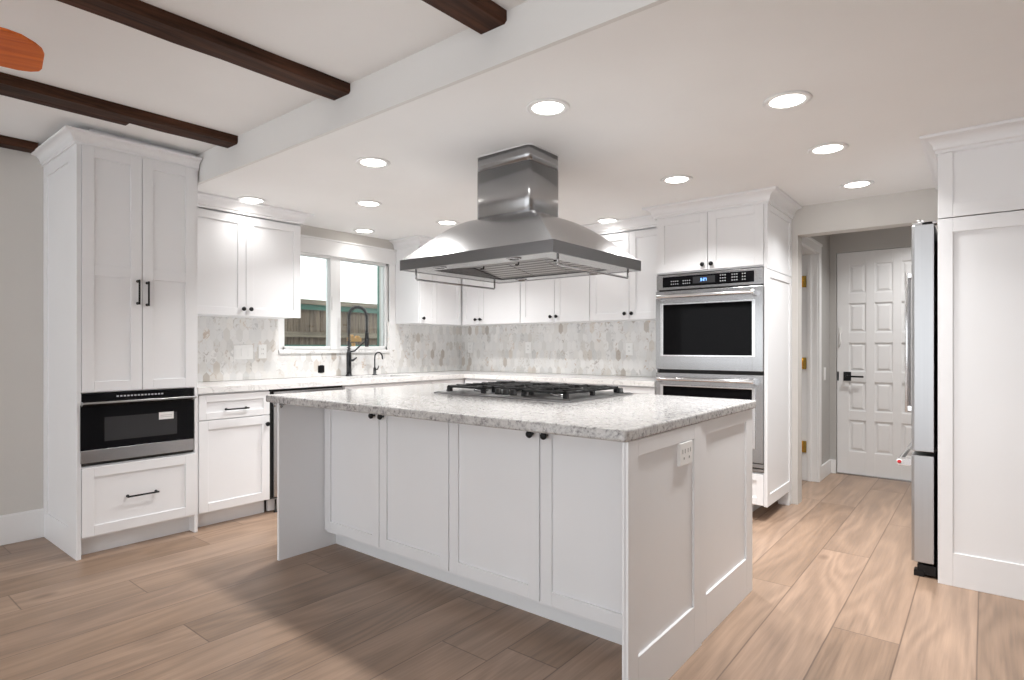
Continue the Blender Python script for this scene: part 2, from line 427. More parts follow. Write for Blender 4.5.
# front door at the end of the hall : fifteen raised panels
dl, dr, dz0, dz1 = -1.07, -.15, .012, 2.04
mb = MB(); yf = DY + .01
cols = [(-.972, -.838), (-.769, -.634), (-.566, -.431), (-.363, -.228)]
rows = [(1.663, 1.927), (1.305, 1.572), (.949, 1.211), (.590, .855), (.218, .503)]
mb.box(dl, dr, yf + .012, yf + .042, dz0, dz1)
xs = [dl] + [v for c in cols for v in c] + [dr]; zs = [dz0] + [v for r in rows[::-1] for v in r] + [dz1]
for i in range(0, len(xs), 2): mb.box(xs[i], xs[i + 1], yf, yf + .014, dz0, dz1)
for i in range(0, len(zs), 2):
    for c in cols: mb.box(c[0], c[1], yf, yf + .014, zs[i], zs[i + 1])
for a, b in cols:
    for c, d in rows:
        g, q = .012, .032
        mb.rings([[(a + g, yf + .012, c + g), (b - g, yf + .012, c + g), (b - g, yf + .012, d - g), (a + g, yf + .012, d - g)],
                  [(a + q, yf + .003, c + q), (b - q, yf + .003, c + q), (b - q, yf + .003, d - q), (a + q, yf + .003, d - q)]])
d1 = struct('door_1', mb, M['door'], None, .002)
mb = MB().box(-1.017, -.955, yf - .010, yf, .862, .945)
mb.build('lock_plate', M['black'], d1, .002)
MB().tube([(-.985, yf - .008, .904), (-.985, yf - .05, .904)], .010, 12).box(-.99, -.85, yf - .056, yf - .044, .896, .912).build('lever_handle', M['black'], d1, .002)
MB().box(-1.068, -1.055, yf - .004, yf, .862, .945).build('strike_plate', M['black'], d1)
MB().box(-1.052, -1.030, yf - .012, yf, 1.30, 1.36).tube([(-1.04, yf - .012, 1.30), (-1.038, yf - .02, 1.22), (-1.05, yf - .012, 1.17)], .005, 8).build('security_latch', M['plate'], d1)
struct('trim_3', MB().box(-1.075, -.145, DY - .01, DY + .06, 0, .012), M['steel'])
# baseboards
struct('baseboard_west', MB().box(XW, XW + .014, YB, 1.018, 0, .168).box(XW, XW + .009, YB, 1.018, .168, .176), M['trim'], None, .002)
struct('baseboard_hall', MB().box(HX, HX + .014, 5.712, DY, 0, .125).box(HX + .014, -1.077, DY - .014, DY, 0, .125), M['trim'], None, .002)
# backsplash tiles
mb = MB().box(XW, XW + .009, 1.645, 2.57, .915, 1.42).box(XW, XW + .009, 2.57, 3.68, .915, 1.118).box(XW, XW + .009, 3.68, YN, .915, 1.42)
struct('trim_4', mb, M['tile_w'])
struct('trim_5', MB().box(XW + .009, -1.925, YN - .009, YN, .915, 1.42), M['tile_n'])
# window
wn = MB(); xa, xb = XW - .075, XW - .012; FW = .03
wn.box(xa, xb, WY0, WY1, WZ0, WZ0 + FW).box(xa, xb, WY0, WY1, WZ1 - FW, WZ1).box(xa, xb, WY0, WY0 + FW, WZ0, WZ1).box(xa, xb, WY1 - FW, WY1, WZ0, WZ1)
wn.box(xa, xb + .008, 3.050, 3.158, WZ0, WZ1)
win = struct('window_1', wn, M['vinyl'], None, .003)
MB().box(xa + .03, xa + .036, WY0 + FW, 3.050, WZ0 + FW, WZ1 - FW).build('window_pane', M['glass'], win)
MB().box(xa + .03, xa + .036, 3.158, WY1 - FW, WZ0 + FW, WZ1 - FW).build('window_pane', M['glass'], win)
MB().box(xb + .006, xb + .020, 3.06, 3.072, 1.50, 1.62).build('window_latch', M['vinyl'], win)
# white boards lining and capping the window, marble ledge
mb = MB().box(XW - .012, XW + .012, WY1, 3.775, 1.145, 1.985).box(XW - .012, XW + .012, 2.545, WY0, 1.145, 1.985).box(XW, XW + .022, 2.545, 3.775, 1.98, 2.11).box(XW, XW + .032, 2.545, 3.775, 2.11, 2.125)
struct('trim_6', mb, M['trim'], None, .002)
struct('trim_7', MB().box(XW - .035, XW + .03, 2.545, 3.70, 1.118, 1.15), M['quartz'], None, .003)

# ------------------------------------------------------------------ ceiling beams
def beam(x0, x1, y1, label, z0=2.352):
    mb = MB(); n = 24; rings = []
    for i in range(n + 1):
        y = YB + (y1 - YB) * i / n
        j = [random.uniform(-.003, .003) if 0 < i < n else 0 for _ in range(4)]
        c = .010
        k = -.036 * (YS - y) if x0 > -4.4 else 0
        rings.append([(q[0] + k, q[1], q[2]) for q in [(x0 + j[0], y, ZL), (x0 + j[0], y, z0 + c), (x0 + c, y, z0 + j[1]), (x1 - c, y, z0 + j[2]), (x1 + j[3], y, z0 + c), (x1 + j[3], y, ZL)]])
    return tag(mb.rings(rings).build('ceiling_beam', M['beam']), label, 'beam', 'dark ceiling beams')
beam(-1.492, -1.357, YS, 'dark wood ceiling beam at the top centre, nearest the range hood')
beam(-2.437, -2.299, YS, 'dark wood ceiling beam with knotty underside ending high over the window end of the kitchen')
b2 = beam(-3.511, -3.377, YS, 'dark wood ceiling beam doubled by a thin strip, ending above the tall pantry cabinet')
MB().rings([[(x, 1.15, z) for x, z in ((-3.588, ZL), (-3.588, 2.356), (-3.528, 2.356), (-3.528, ZL))], [(x - .036 * 3.75, YB, z) for x, z in ((-3.588, ZL), (-3.588, 2.356), (-3.528, 2.356), (-3.528, ZL))]]).build('side_strip', M['beam'], b2, .006)
beam(-4.53, -4.425, .955, 'short dark wood beam along the left wall, ending at the pantry crown')

# ------------------------------------------------------------------ recessed lights
def downlight(x, y, z=ZK):
    r = empty('recessed_light', (x, y, z))
    MB().lathe([(.094, -.0005), (.096, -.004), (.090, -.008), (.070, -.006), (.068, -.0005)], n=32).build('trim_ring', M['trim'], r)
    MB().lathe([(.069, -.0006), (.069, -.004), (.02, -.0045)], n=32).build('lens', M['lens'], r)
    ld = bpy.data.lights.new('downlight_lamp', 'AREA'); ld.shape = 'DISK'; ld.size = .13; ld.energy = DOWNLIGHT_W; ld.color = (1, .99, .975); ld.spread = math.radians(125)
    lo = bpy.data.objects.new('lamp', ld); C.objects.link(lo); lo.location = (0, 0, -.009); lo.parent = r
    return r
DL = [(-1.481, 2.085, 'large recessed ceiling light directly above and in front of the hood'),
      (-.651, 2.66, 'recessed ceiling light nearest the camera on the right, largest of the right-hand row'),
      (-.643, 3.44, 'middle recessed ceiling light of the right-hand row'),
      (-.638, 4.31, 'recessed ceiling light closest to the hall opening'),
      (-1.491, 3.48, 'recessed ceiling light in front of the double oven cabinet'),
      (-2.687, 2.085, 'recessed ceiling light left of the hood, nearest the ceiling step'),
      (-3.48, 2.66, 'recessed ceiling light left of the hood, in front of the window'),
      (-3.50, 3.48, 'recessed ceiling light just behind the left shoulder of the hood'),
      (-4.04, 2.08, 'recessed ceiling light hugging the crown of the left wall cabinet'),
      (-4.33, 3.26, 'recessed ceiling light directly above the window'),
      (-2.42, 4.25, 'recessed ceiling light hugging the crown right of the hood')]
for i, (x, y, lb) in enumerate(DL):
    if i == 0: d0 = downlight(x, y); o = d0
    else: o = copy_tree(d0); o.location = (x, y, ZK)
    if x < -4 or y > 4.2 and x < -2:      # the fittings tight against the wall cabinets are dimmer
        lo = [c for c in children(o) if c.type == 'LIGHT'][0]; lo.data = lo.data.copy(); lo.data.energy = DOWNLIGHT_W * .07
    if y > 4.2 and x > -1:
        lo = [c for c in children(o) if c.type == 'LIGHT'][0]; lo.data = lo.data.copy(); lo.data.energy = DOWNLIGHT_W * .65
    tag(o, lb, 'ceiling light', 'recessed kitchen ceiling lights')

hall_fill = downlight(-.30, 5.45, 2.42); tag(hall_fill, 'unseen recessed light added behind the header of the opening to brighten the hall', 'ceiling light')  # added lamp, out of view, only there to brighten the hall

# ================================================================== WEST RUN (local x = world +Y, local -y = world +X)
R90 = PI / 2
def west(name, y0, xf, label, cat, group=None): return empty(name, (xf, y0, 0), R90, label, cat, group)
# ---- tall pantry with microwave niche
XT = -3.888; D = XT - XW
p = west('pantry_cabinet', 1.004, XT, 'tall white shaker pantry cabinet on the left wall with black bar pulls', 'cabinet')
W_ = .640
mb = MB().box(.018, W_ - .018, .002, D - .001, .105, .508).box(.018, W_ - .018, .002, D - .001, .915, 2.29)
mb.box(.018, W_ - .018, D - .02, D - .001, .508, .915)
mb.build('carcass', M['cab'], p)
mb = MB(); mb.box(W_ - .02, W_, -.004, D - .001, 0, 2.30); mb.build('side_panel', M['cab'], p, BV)
# outer side panel (shaker, faces world -Y = local -x)
mb = MB().box(.008, .022, -.012, D - .001, 0, 2.30)
mb.box(0, .012, -.012, .135, 0, 2.30).box(0, .012, D - .075, D - .001, 0, 2.30).box(0, .012, .135, D - .075, 0, .155).box(0, .012, .135, D - .075, 2.215, 2.30)
mb.build('side_panel', M['cab'], p, BV)
MB().box(.02, W_ - .02, .07, .085, 0, .105).build('toe_kick', M['toe'], p)
door(p, .024, .3185, .922, 2.287, handle=(.2955, 1.492, .145, True), mids=((1.572, 1.632),))
door(p, .3225, W_ - .022, .922, 2.287, handle=(.345, 1.486, .145, True), mids=((1.572, 1.632),))
door(p, .024, W_ - .022, .118, .502, handle=(.318, .309, .165, False), name='drawer')
crown(p, [((0, D - .002), (-1, 0)), ((0, -.004), (-1, -1)), ((W_, -.004), (0, -1))], 2.285, 2.357, .062)
MB().box(.07, W_ - .004, .02, D - .002, 2.29, ZL - .001).build('top_filler', M['cab'], p)  # mostly hidden block, added so the gap above the crown looks less dark
# ---- microwave drawer
m = west('microwave_drawer', 1.016, XT - .002, 'black and steel built-in microwave drawer in the pantry cabinet', 'microwave')
mx0, mx1 = .019, .595
MB().box(mx0, mx1, .003, .48, .512, .910).build('housing', M['seal'], m)
MB().box(mx0 - .014, mx1 + .003, -.020, .003, .598, .850).build('glass_front', M['glassblack'], m, .001)
MB().box(.118, .500, -.0215, -.0195, .640, .775).build('window', M['mwwin'], m)
MB().box(mx0 - .014, mx1 + .003, -.023, .003, .527, .598).build('lower_band', M['steel'], m, .0015)
MB().box(mx0 - .014, mx1 + .003, -.012, .003, .512, .526).build('vent_strip', M['seal'], m)
for k in range(4): MB().box(.13 + k * .11, .15 + k * .11, -.016, .0, .516, .522).build('vent_tab', M['black'], m)
cp = MB().box(mx0 - .014, mx1 + .003, -.012, .003, .872, .910).build('control_strip', M['glassblack'], m, .001)
for k in range(14): MB().box(.18 + k * .018, .191 + k * .018, -.0128, -.0118, .886, .894).build('legend', M['digits'], cp)
mb = MB(); ya = -.060
mb.rings([[(mx0 - .012, -.012, .872), (mx0 - .012, ya, .866), (mx0 - .012, ya - .002, .856), (mx0 - .012, -.020, .838)],
          [(mx1 + .003, -.012, .872), (mx1 + .003, ya, .866), (mx1 + .003, ya - .002, .856), (mx1 + .003, -.020, .838)]])
mb.build('handle', M['steel'], m, .0015)
st = MB().box(.398, .480, -.0222, -.0198, .735, .778).build('sticker', M['plate'], m)
for k in range(2): MB().box(.406, .472, -.0228, -.0218, .748 + k * .010, .752 + k * .010).build('print_line', M['lightgrey'], st)
# ---- base cabinet with drawer over door
XB = -3.915; DB = XB - XW
p = west('base_cabinet', 1.645, XB, 'white base cabinet with one drawer over a door, beside the pantry', 'cabinet', 'base cabinets on the left wall')
MB().box(0, .49, .0, DB - .001, .105, .874).build('carcass', M['cab'], p, .001)
MB().box(0, .49, .065, .08, 0, .105).build('toe_kick', M['toe'], p)
door(p, .012, .486, .702, .862, handle=(.249, .762, .150, False), name='drawer', st=.045)
door(p, .012, .486, .108, .696, knob=(.460, .638))
# ---- dishwasher
p = west('dishwasher', 2.140, XB, 'stainless dishwasher beside the drawer cabinet, mostly hidden by the island', 'dishwasher')
MB().box(.003, .60, .0, DB - .03, .10, .872).build('tub', M['seal'], p)
MB().box(.018, .594, -.028, .0, .115, .858).build('door', M['steel'], p, .003)
MB().tube([(.06, -.06, .80), (.54, -.06, .80)], .009, 12).tube([(.08, -.028, .80), (.08, -.06, .80)], .007, 10).tube([(.52, -.028, .80), (.52, -.06, .80)], .007, 10).build('handle', M['chrome'], p)
MB().box(.003, .60, .03, .05, 0.012, .10).build('toe_grille', M['lightgrey'], p)
for k in (0.05, .56): MB().lathe([(.014, 0), (.014, .004), (.006, .006), (.006, .09)], (k, .01, 0)).build('foot', M['black'], p)
# ---- sink base
p = west('base_cabinet', 2.745, XB, 'white sink base cabinet under the window with two doors', 'cabinet', 'base cabinets on the left wall')
MB().box(0, .92, 0, .02, .105, .874).box(0, .018, .02, DB - .001, .105, .874).box(.902, .92, .02, DB - .001, .105, .874).box(.018, .902, .02, DB - .001, .105, .125).build('carcass', M['cab'], p)
MB().box(0, .92, .065, .08, 0, .105).build('toe_kick', M['toe'], p)
door(p, .004, .916, .702, .862, name='false_front', st=.045)
door(p, .004, .458, .108, .696, knob=(.425, .638)); door(p, .462, .916, .108, .696, knob=(.495, .638))
# ---- corner base
p = west('base_cabinet', 3.667, XB, 'white corner base cabinet where the two counters meet', 'cabinet', 'base cabinets on the left wall')
MB().box(0, YN - 3.667 - .001, 0, DB - .001, .105, .874).build('carcass', M['cab'], p)
MB().box(0, .44, .065, .08, 0, .105).build('toe_kick', M['toe'], p)
door(p, .004, .42, .108, .862, knob=(.04, .638))
# ================================================================== NORTH RUN (identity orientation)
YB0 = 4.125
wn_ = [(-3.895, -3.255, 'white base cabinet on the back wall nearest the corner'), (-3.252, -2.592, 'middle white base cabinet on the back wall behind the cooktop'), (-2.589, -1.929, 'white base cabinet on the back wall beside the double oven')]
for x0, x1, lb in wn_:
    p = empty('base_cabinet', (x0, YB0, 0), 0, lb, 'cabinet', 'base cabinets on the back wall'); w_ = x1 - x0
    MB().box(0, w_, 0, YN - YB0 - .001, .105, .874).build('carcass', M['cab'], p)
    MB().box(0, w_, .065, .08, 0, .105).build('toe_kick', M['toe'], p)
    door(p, .003, w_ - .003, .702, .862, handle=(w_ / 2, .762, .150, False), name='drawer', st=.045)
    door(p, .003, w_ / 2 - .002, .108, .696, knob=(w_ / 2 - .035, .638)); door(p, w_ / 2 + .002, w_ - .003, .108, .696, knob=(w_ / 2 + .035, .638))
# ---- L-shaped counter with sink cut-out
XC = -3.882; YC = 4.090
SX0, SX1, SY0, SY1 = -4.36, -3.99, 2.86, 3.58
mb = MB(); z0, z1 = .875, .913
mb.box(XW + .0005, XC, 1.645, SY0, z0, z1).box(XW + .0005, SX0, SY0, SY1, z0, z1).box(SX1, XC, SY0, SY1, z0, z1).box(XW + .0005, XC, SY1, YN - .0005, z0, z1).box(XC, -1.927, YC, YN - .0005, z0, z1)
bmesh.ops.remove_doubles(mb.bm, verts=mb.bm.verts[:], dist=1e-5)
ct = mb.build('perimeter_countertop', M['quartz']); tag(ct, 'white veined stone counter running under the window and along the back wall', 'countertop')
# sink
s_ = empty('sink', ((SX0 + SX1) / 2, (SY0 + SY1) / 2, .70), 0, 'undermount sink set in the counter below the window', 'sink')
a, b_ = (SX1 - SX0) / 2 - .001, (SY1 - SY0) / 2 - .001
mb = MB()
mb.rings([[(-a, -b_, .174), (a, -b_, .174), (a, b_, .174), (-a, b_, .174)], [(-a + .01, -b_ + .01, .02), (a - .01, -b_ + .01, .02), (a - .01, b_ - .01, .02), (-a + .01, b_ - .01, .02)], [(-a + .03, -b_ + .03, .004), (a - .03, -b_ + .03, .004), (a - .03, b_ - .03, .004), (-a + .03, b_ - .03, .004)]], caps=False)
mb.quad((-a + .03, -b_ + .03, .004), (a - .03, -b_ + .03, .004), (a - .03, b_ - .03, .004), (-a + .03, b_ - .03, .004))
ob = mb.build('basin', M['steel'], s_); sm = ob.modifiers.new('s', 'SOLIDIFY'); sm.thickness = .002
MB().lathe([(.045, .005), (.045, .008), (.03, .0085)]).build('drain', M['chrome'], s_)
# ---- faucets
f = empty('faucet', (-4.43, 3.17, .913), 0, 'tall black spring-neck kitchen faucet in front of the window', 'faucet')
MB().lathe([(.031, 0), (.031, .006), (.026, .010), (.024, .022)], n=24).build('base', M['faucet'], f)
MB().lathe([(.022, .022), (.022, .205), (.017, .215), (.014, .235)], n=20).build('body', M['faucet'], f)
arc = [(0, 0, .23), (0, 0, .54)]; R_ = .078
dx, dy = .55, .835
def A(t, r=R_): return (dx * (r - r * math.cos(t)), dy * (r - r * math.sin(PI / 2 - t) * 1), 0)
pts = [(0, 0, .23 + .03 * k) for k in range(11)]
for k in range(1, 15):
    t = k / 14 * PI; s1 = R_ * (1 - math.cos(t)); pts.append((dx * s1, dy * s1, .53 + R_ * 1.15 * math.sin(t)))
pts += [(dx * 2 * R_, dy * 2 * R_, .53 - .03 * k) for k in range(1, 6)]
MB().tube(pts, .0075, 10).build('hose', M['faucet'], f)
# coil
coil = []; tot = len(pts) - 1; turns = 46; n_ = turns * 10
for i in range(n_ + 1):
    u = i / n_ * tot; j = min(int(u), tot - 1); q = u - j
    a0 = Vector(pts[j]); a1 = Vector(pts[j + 1]); pp = a0.lerp(a1, q); d = (a1 - a0).normalized()
    side = Vector((-dy, dx, 0)); nn = d.cross(side).normalized(); th = 2 * PI * turns * i / n_
    coil.append(pp + (side * math.cos(th) + nn * math.sin(th)) * .0150)
MB().tube(coil, .0034, 5).build('spring', M['springmetal'], f)
e = (dx * 2 * R_, dy * 2 * R_)
MB().lathe([(.012, .40), (.016, .39), (.018, .33), (.019, .27), (.015, .262)], (e[0], e[1], 0), n=18).build('spray_head', M['faucet'], f)
MB().tube([(0, 0, .215), (dx * .05, dy * .05, .225), (dx * .10, dy * .10, .275), (dx * .15, dy * .15, .32)], [.007, .007, .006, .006], 10).lathe([(.020, .312), (.020, .328)], (e[0], e[1], 0), n=18).build('docking_arm', M['faucet'], f)
MB().tube([(0, 0, .135), (.018, .032, .142), (.03, .062, .165)], [.013, .010, .006], 12).build('handle', M['faucet'], f)
f = empty('water_tap', (-4.43, 3.455, .913), 0, 'small black curved drinking water tap right of the main faucet', 'faucet')
MB().lathe([(.022, 0), (.022, .006), (.014, .012), (.013, .06), (.009, .07)], n=18).build('base', M['faucet'], f)
pts = [(0, 0, .06), (0, 0, .10), (0, 0, .15)] + [(.02 * 0 + .5 * .035 * (1 - math.cos(t)), .86 * .035 * (1 - math.cos(t)), .165 + .045 * math.sin(t)) for t in [k / 8 * PI * .95 for k in range(1, 9)]] + [(.036, .061, .145)]
MB().tube(pts, .0065, 10).build('spout', M['faucet'], f)
MB().tube([(0, 0, .05), (.012, .024, .052), (.016, .034, .085)], [.008, .006, .004], 10).build('handle', M['faucet'], f)

# ================================================================== WALL CABINETS
def crown_lr(p, w_, d_, left=True, right=True, zb=2.128, zt=ZK - .001, proj=.07):
    path = []
    if left: path += [((0, d_ - .002), (-1, 0)), ((0, -.02), (-1, -1))]
    else: path += [((0, -.02), (0, -1))]
    if right: path += [((w_, -.02), (1, -1)), ((w_, d_ - .002), (1, 0))]
    else: path += [((w_, -.02), (0, -1))]
    return crown(p, path, zb, zt, proj)
XU = -4.19; DU = XU - XW
ZU0, ZU1 = 1.402, 2.135
p = west('wall_cabinet', 1.646, XU, 'white two-door wall cabinet between the pantry and the window', 'cabinet', 'white wall cabinets')
MB().box(0, .894, 0, DU - .001, ZU0, ZU1).build('carcass', M['cab'], p, .001)
door(p, .02, .4525, ZU0 - .004, 2.118, knob=(.428, ZU0 + .045)); door(p, .4565, .890, ZU0 - .004, 2.118, knob=(.482, ZU0 + .045))
crown_lr(p, .894, DU, False, True)
p = west('wall_cabinet', 3.778, XU, 'white wall cabinet right of the window, tucked into the corner', 'cabinet', 'white wall cabinets')
MB().box(0, YN - 3.778 - .001, 0, DU - .001, ZU0, ZU1).build('carcass', M['cab'], p, .001)
door(p, .004, .222, ZU0 - .004, 2.118, knob=(.035, ZU0 + .045)); door(p, .226, .565, ZU0 - .004, 2.118)
crown_lr(p, .578, DU, True, False)
YU = 4.372
for x0, xm, x1, k1, k2, lb in ((-4.165, -3.935, -3.412, 0, 0, 'white wall cabinet on the back wall beside the corner, one narrow and one wide door'),
                       (-3.409, -3.02, -2.652, 0, 0, 'white two-door wall cabinet on the back wall, middle one under the hood'),
                       (-2.649, -2.275, -1.928, 0, 0, 'white two-door wall cabinet on the back wall touching the oven cabinet')):
    p = empty('wall_cabinet', (x0, YU, 0), 0, lb, 'cabinet', 'white wall cabinets'); w_ = x1 - x0; q = xm - x0
    MB().box(0, w_, 0, YN - YU - .001, ZU0, ZU1).build('carcass', M['cab'], p, .001)
    door(p, .003, q - .002, ZU0 - .004, 2.118, knob=(q - .032, ZU0 + .045)); door(p, q + .002, w_ - .003, ZU0 - .004, 2.118, knob=(q + .032, ZU0 + .045))
    crown_lr(p, w_, YN - YU, False, False)
# ================================================================== DOUBLE OVEN TOWER
OX, OW, OY = -1.925, .800, 4.12; OD = YN - OY
p = empty('oven_cabinet', (OX, OY, 0), 0, 'tall white cabinet housing the double oven, left of the hall opening', 'cabinet')
mb = MB().box(.0, OW - .022, .002, OD - .001, .105, .325).box(0, OW - .022, .002, OD - .001, 1.712, 2.14).box(0, .008, 0, OD - .001, .325, 1.712).box(.008, OW - .022, OD - .02, OD - .001, .325, 1.712)
mb.build('carcass', M['cab'], p)
xs = OW
mb = MB().box(xs - .022, xs - .008, -.02, OD - .001, .105, 2.14)
for za, zb, rb in ((.105, 1.692, .075), (1.697, 2.14, .05)):
    mb.box(xs - .012, xs, -.02, .045, za, zb).box(xs - .012, xs, OD - .055, OD - .001, za, zb).box(xs - .012, xs, .045, OD - .055, za, za + rb).box(xs - .012, xs, .045, OD - .055, zb - .05, zb)
mb.build('side_panel', M['cab'], p, BV)
MB().box(.0, OW - .16, .16, .175, 0, .105).box(OW - .175, OW - .16, .175, OD - .001, 0, .105).build('toe_kick', M['toe'], p)
MB().box(OW - .08, OW - .002, OD - .07, OD - .001, 0, .105).build('foot', M['cab'], p, .002)
door(p, .012, .395, 1.722, 2.128, knob=(.366, 1.758)); door(p, .399, OW - .025, 1.722, 2.128, knob=(.428, 1.758))
door(p, .012, OW - .025, .112, .318, name='drawer', st=.045)
crown(p, [((0, .17), (-1, 0)), ((0, -.02), (-1, -1)), ((OW, -.02), (1, -1)), ((OW, OD - .002), (1, 0))], 2.128, ZK - .001, .072)
# oven
ov = empty('double_oven', (OX, OY, 0), 0, 'stainless steel double wall oven with black glass doors', 'oven')
x0, x1 = .012, OW - .024; 
MB().box(x0 + .01, x1 - .01, .002, .56, .33, 1.70).build('housing', M['seal'], ov)
cp = MB().box(x0, x1, -.025, .002, 1.594, 1.702).build('control_panel', M['steel'], ov, .002)
MB().box(x0 + .05, x1 - .06, -.027, -.0245, 1.612, 1.688).build('control_glass', M['glassblack'], cp)
MB().box(x0 + .28, x0 + .44, -.0278, -.0268, 1.628, 1.676).build('display', M['mwwin'], cp)
def seg_digit(mb, d, x, z, w=.010, h=.020, t=.0025, y=-.0284):
    S = {'3': 'abgcd', '2': 'abged', '7': 'abc', '1': 'bc'}[d]
    P = {'a': (x, x + w, z + h - t, z + h), 'g': (x, x + w, z + h / 2 - t / 2, z + h / 2 + t / 2), 'd': (x, x + w, z, z + t), 'b': (x + w - t, x + w, z + h / 2, z + h), 'c': (x + w - t, x + w, z, z + h / 2), 'e': (x, x + t, z, z + h / 2), 'f': (x, x + t, z + h / 2, z + h)}
    for c in S: q = P[c]; mb.box(q[0], q[1], y, y + .0008, q[2], q[3])
mb = MB(); seg_digit(mb, '3', x0 + .335, 1.642)
mb.box(x0 + .349, x0 + .351, -.0284, -.0276, 1.647, 1.650).box(x0 + .349, x0 + .351, -.0284, -.0276, 1.654, 1.657)
seg_digit(mb, '2', x0 + .355, 1.642); seg_digit(mb, '7', x0 + .369, 1.642); mb.build('clock_digits', M['blue'], cp)
mb = MB()
for cx_, nx in ((.115, 4), (.205, 4), (.475, 3), (.555, 3), (.625, 2)):
    for i in range(nx):
        for j in range(3 if nx < 4 else 2): mb.box(x0 + cx_ + i * .016, x0 + cx_ + i * .016 + .007, -.0276, -.0268, 1.630 + j * .020, 1.636 + j * .020)
mb.build('key_legends', M['digits'], cp)
def oven_door(z0, z1, wz0, wz1):
    mb = MB(); a, b = x0 + .060, x1 - .070
    mb.box(x0, a, -.038, .0, z0, z1).box(b, x1, -.038, .0, z0, z1).box(a, b, -.038, .0, z0, wz0).box(a, b, -.038, .0, wz1, z1)
    d = mb.build('door', M['steel'], ov, .0015)
    MB().box(a, b, -.030, -.010, wz0, wz1).build('door_glass', M['ovenwin'], d)
    MB().box(a - .022, a, -.043, -.036, wz0 - .012, wz1 + .012).box(b, b + .022, -.043, -.036, wz0 - .012, wz1 + .012).box(a, b, -.043, -.036, wz0 - .012, wz0).box(a, b, -.043, -.036, wz1, wz1 + .012).build('window_frame', M['chrome'], d, .002)
    hz = z1 - .042
    h = MB().tube([(x0 + .035, -.092, hz), (x1 - .045, -.092, hz)], .0125, 16)
    for q in (x0 + .04, x1 - .05):
        h.rings([[(q - .012, -.036, hz - .030), (q + .012, -.036, hz - .030), (q + .012, -.036, hz + .012), (q - .012, -.036, hz + .012)], [(q - .011, -.100, hz - .012), (q + .011, -.100, hz - .012), (q + .011, -.100, hz + .012), (q - .011, -.100, hz + .012)]])
    h.build('handle', M['chrome'], d, .002)
    return d
oven_door(1.008, 1.582, 1.115, 1.482)
oven_door(.395, .982, .50, .885)
MB().box(x0, x1, -.018, .0, .333, .352).box(x0, x1, -.030, .0, .362, .388).build('lower_trim', M['steel'], ov, .001)
# oven racks seen through the lower glass are left to the dark glass

# ================================================================== ISLAND
IX0, IX1 = -3.03, -.872; IYF = 2.0; IYB = 2.915
isl = empty('kitchen_island', ((IX0 + IX1) / 2, 2.45, 0), 0, 'large white kitchen island with four shaker doors facing the camera', 'kitchen island')
ox, oy = -(IX0 + IX1) / 2, -2.45
def I(x): return x + ox
def J(y): return y + oy
MB().box(I(IX0 + .02), I(IX1 - .02), J(IYF), J(IYB), .088, .874).build('carcass', M['cab'], isl)
MB().box(I(IX0 + .02), I(IX1 - .02), J(IYF + .065), J(IYB - .06), 0, .088).build('toe_kick', M['toe'], isl)
MB().box(I(IX0), I(IX0 + .02), J(1.70), J(IYB), 0, .874).build('wing_panel', M['cab'], isl, BV)
# right end: two shaker panels facing +X
mb = MB()
def endp(mb, y0, y1, xo, st0, st1):
    xa = I(xo)
    mb.box(xa - .02, xa - .009, J(y0), J(y1), 0, .874)
    mb.box(xa - .014, xa, J(y0), J(y0 + st0), 0, .874).box(xa - .014, xa, J(y1 - st1), J(y1), 0, .874)
    mb.box(xa - .014, xa, J(y0 + st0), J(y1 - st1), 0, .175).box(xa - .014, xa, J(y0 + st0), J(y1 - st1), .820, .874)
endp(mb, 1.652, 2.262, IX1 + .006, .070, .075); mb.build('end_panel', M['cab'], isl, BV)
mb = MB(); endp(mb, 2.263, IYB + .012, IX1, .062, .09); mb.build('end_panel', M['cab'], isl, BV)
MB().box(I(IX1 - .0205), I(IX1 - .013), J(1.66), J(2.26), 0, .874).build('panel_backing', M['cab'], isl)
seams = [-3.008, -2.503, -1.983, -1.448, -.898]
for k in range(4):
    a, b = seams[k], seams[k + 1]
    kn = (b - .037) if k % 2 == 0 else (a + .037)
    d = shaker(MB(), I(a + .003), I(b - .003), .105, .868, yf=J(IYF) - .02).build('door', M['cab'], isl, BV)
    MB().lathe([(.006, .002), (.006, -.014), (.0085, -.017), (.0150, -.020), (.016, -.027), (.013, -.032), (.004, -.033)], (I(kn), J(IYF) - .02, .806), 'y', 16).build('knob', M['black'], d)
# back doors of the island (facing the back wall)
for k in range(3):
    a = IX0 + .03 + k * .70; mb = MB()
    mb.box(I(a), I(a + .69), J(IYB), J(IYB + .012), .105, .868).box(I(a), I(a + .057), J(IYB + .01), J(IYB + .02), .105, .868).box(I(a + .633), I(a + .69), J(IYB + .01), J(IYB + .02), .105, .868).box(I(a + .057), I(a + .633), J(IYB + .01), J(IYB + .02), .105, .162).box(I(a + .057), I(a + .633), J(IYB + .01), J(IYB + .02), .811, .868)
    mb.build('door', M['cab'], isl, BV)
# outlet on the end panel
xo = I(IX1 + .006)
o_ = MB().box(xo - .009, xo + .004, J(2.045), J(2.160), .735, .818).build('outlet', M['plate'], isl, .002)
mb = MB()
for y in (2.078, 2.127):
    mb.box(xo + .003, xo + .0048, J(y - .014), J(y - .010), .779, .795).box(xo + .003, xo + .0048, J(y + .008), J(y + .012), .779, .795).box(xo + .003, xo + .0048, J(y - .004), J(y + .004), .757, .765)
mb.build('socket_slots', M['slot'], o_)
for q in (IX0 - .035, IX0 + .03):
    MB().tube([(I(q), J(1.74), .864), (I(q), J(1.70), .856), (I(q), J(1.71), .842)], .008, 8).build('counter_clip', M['steel'], isl)
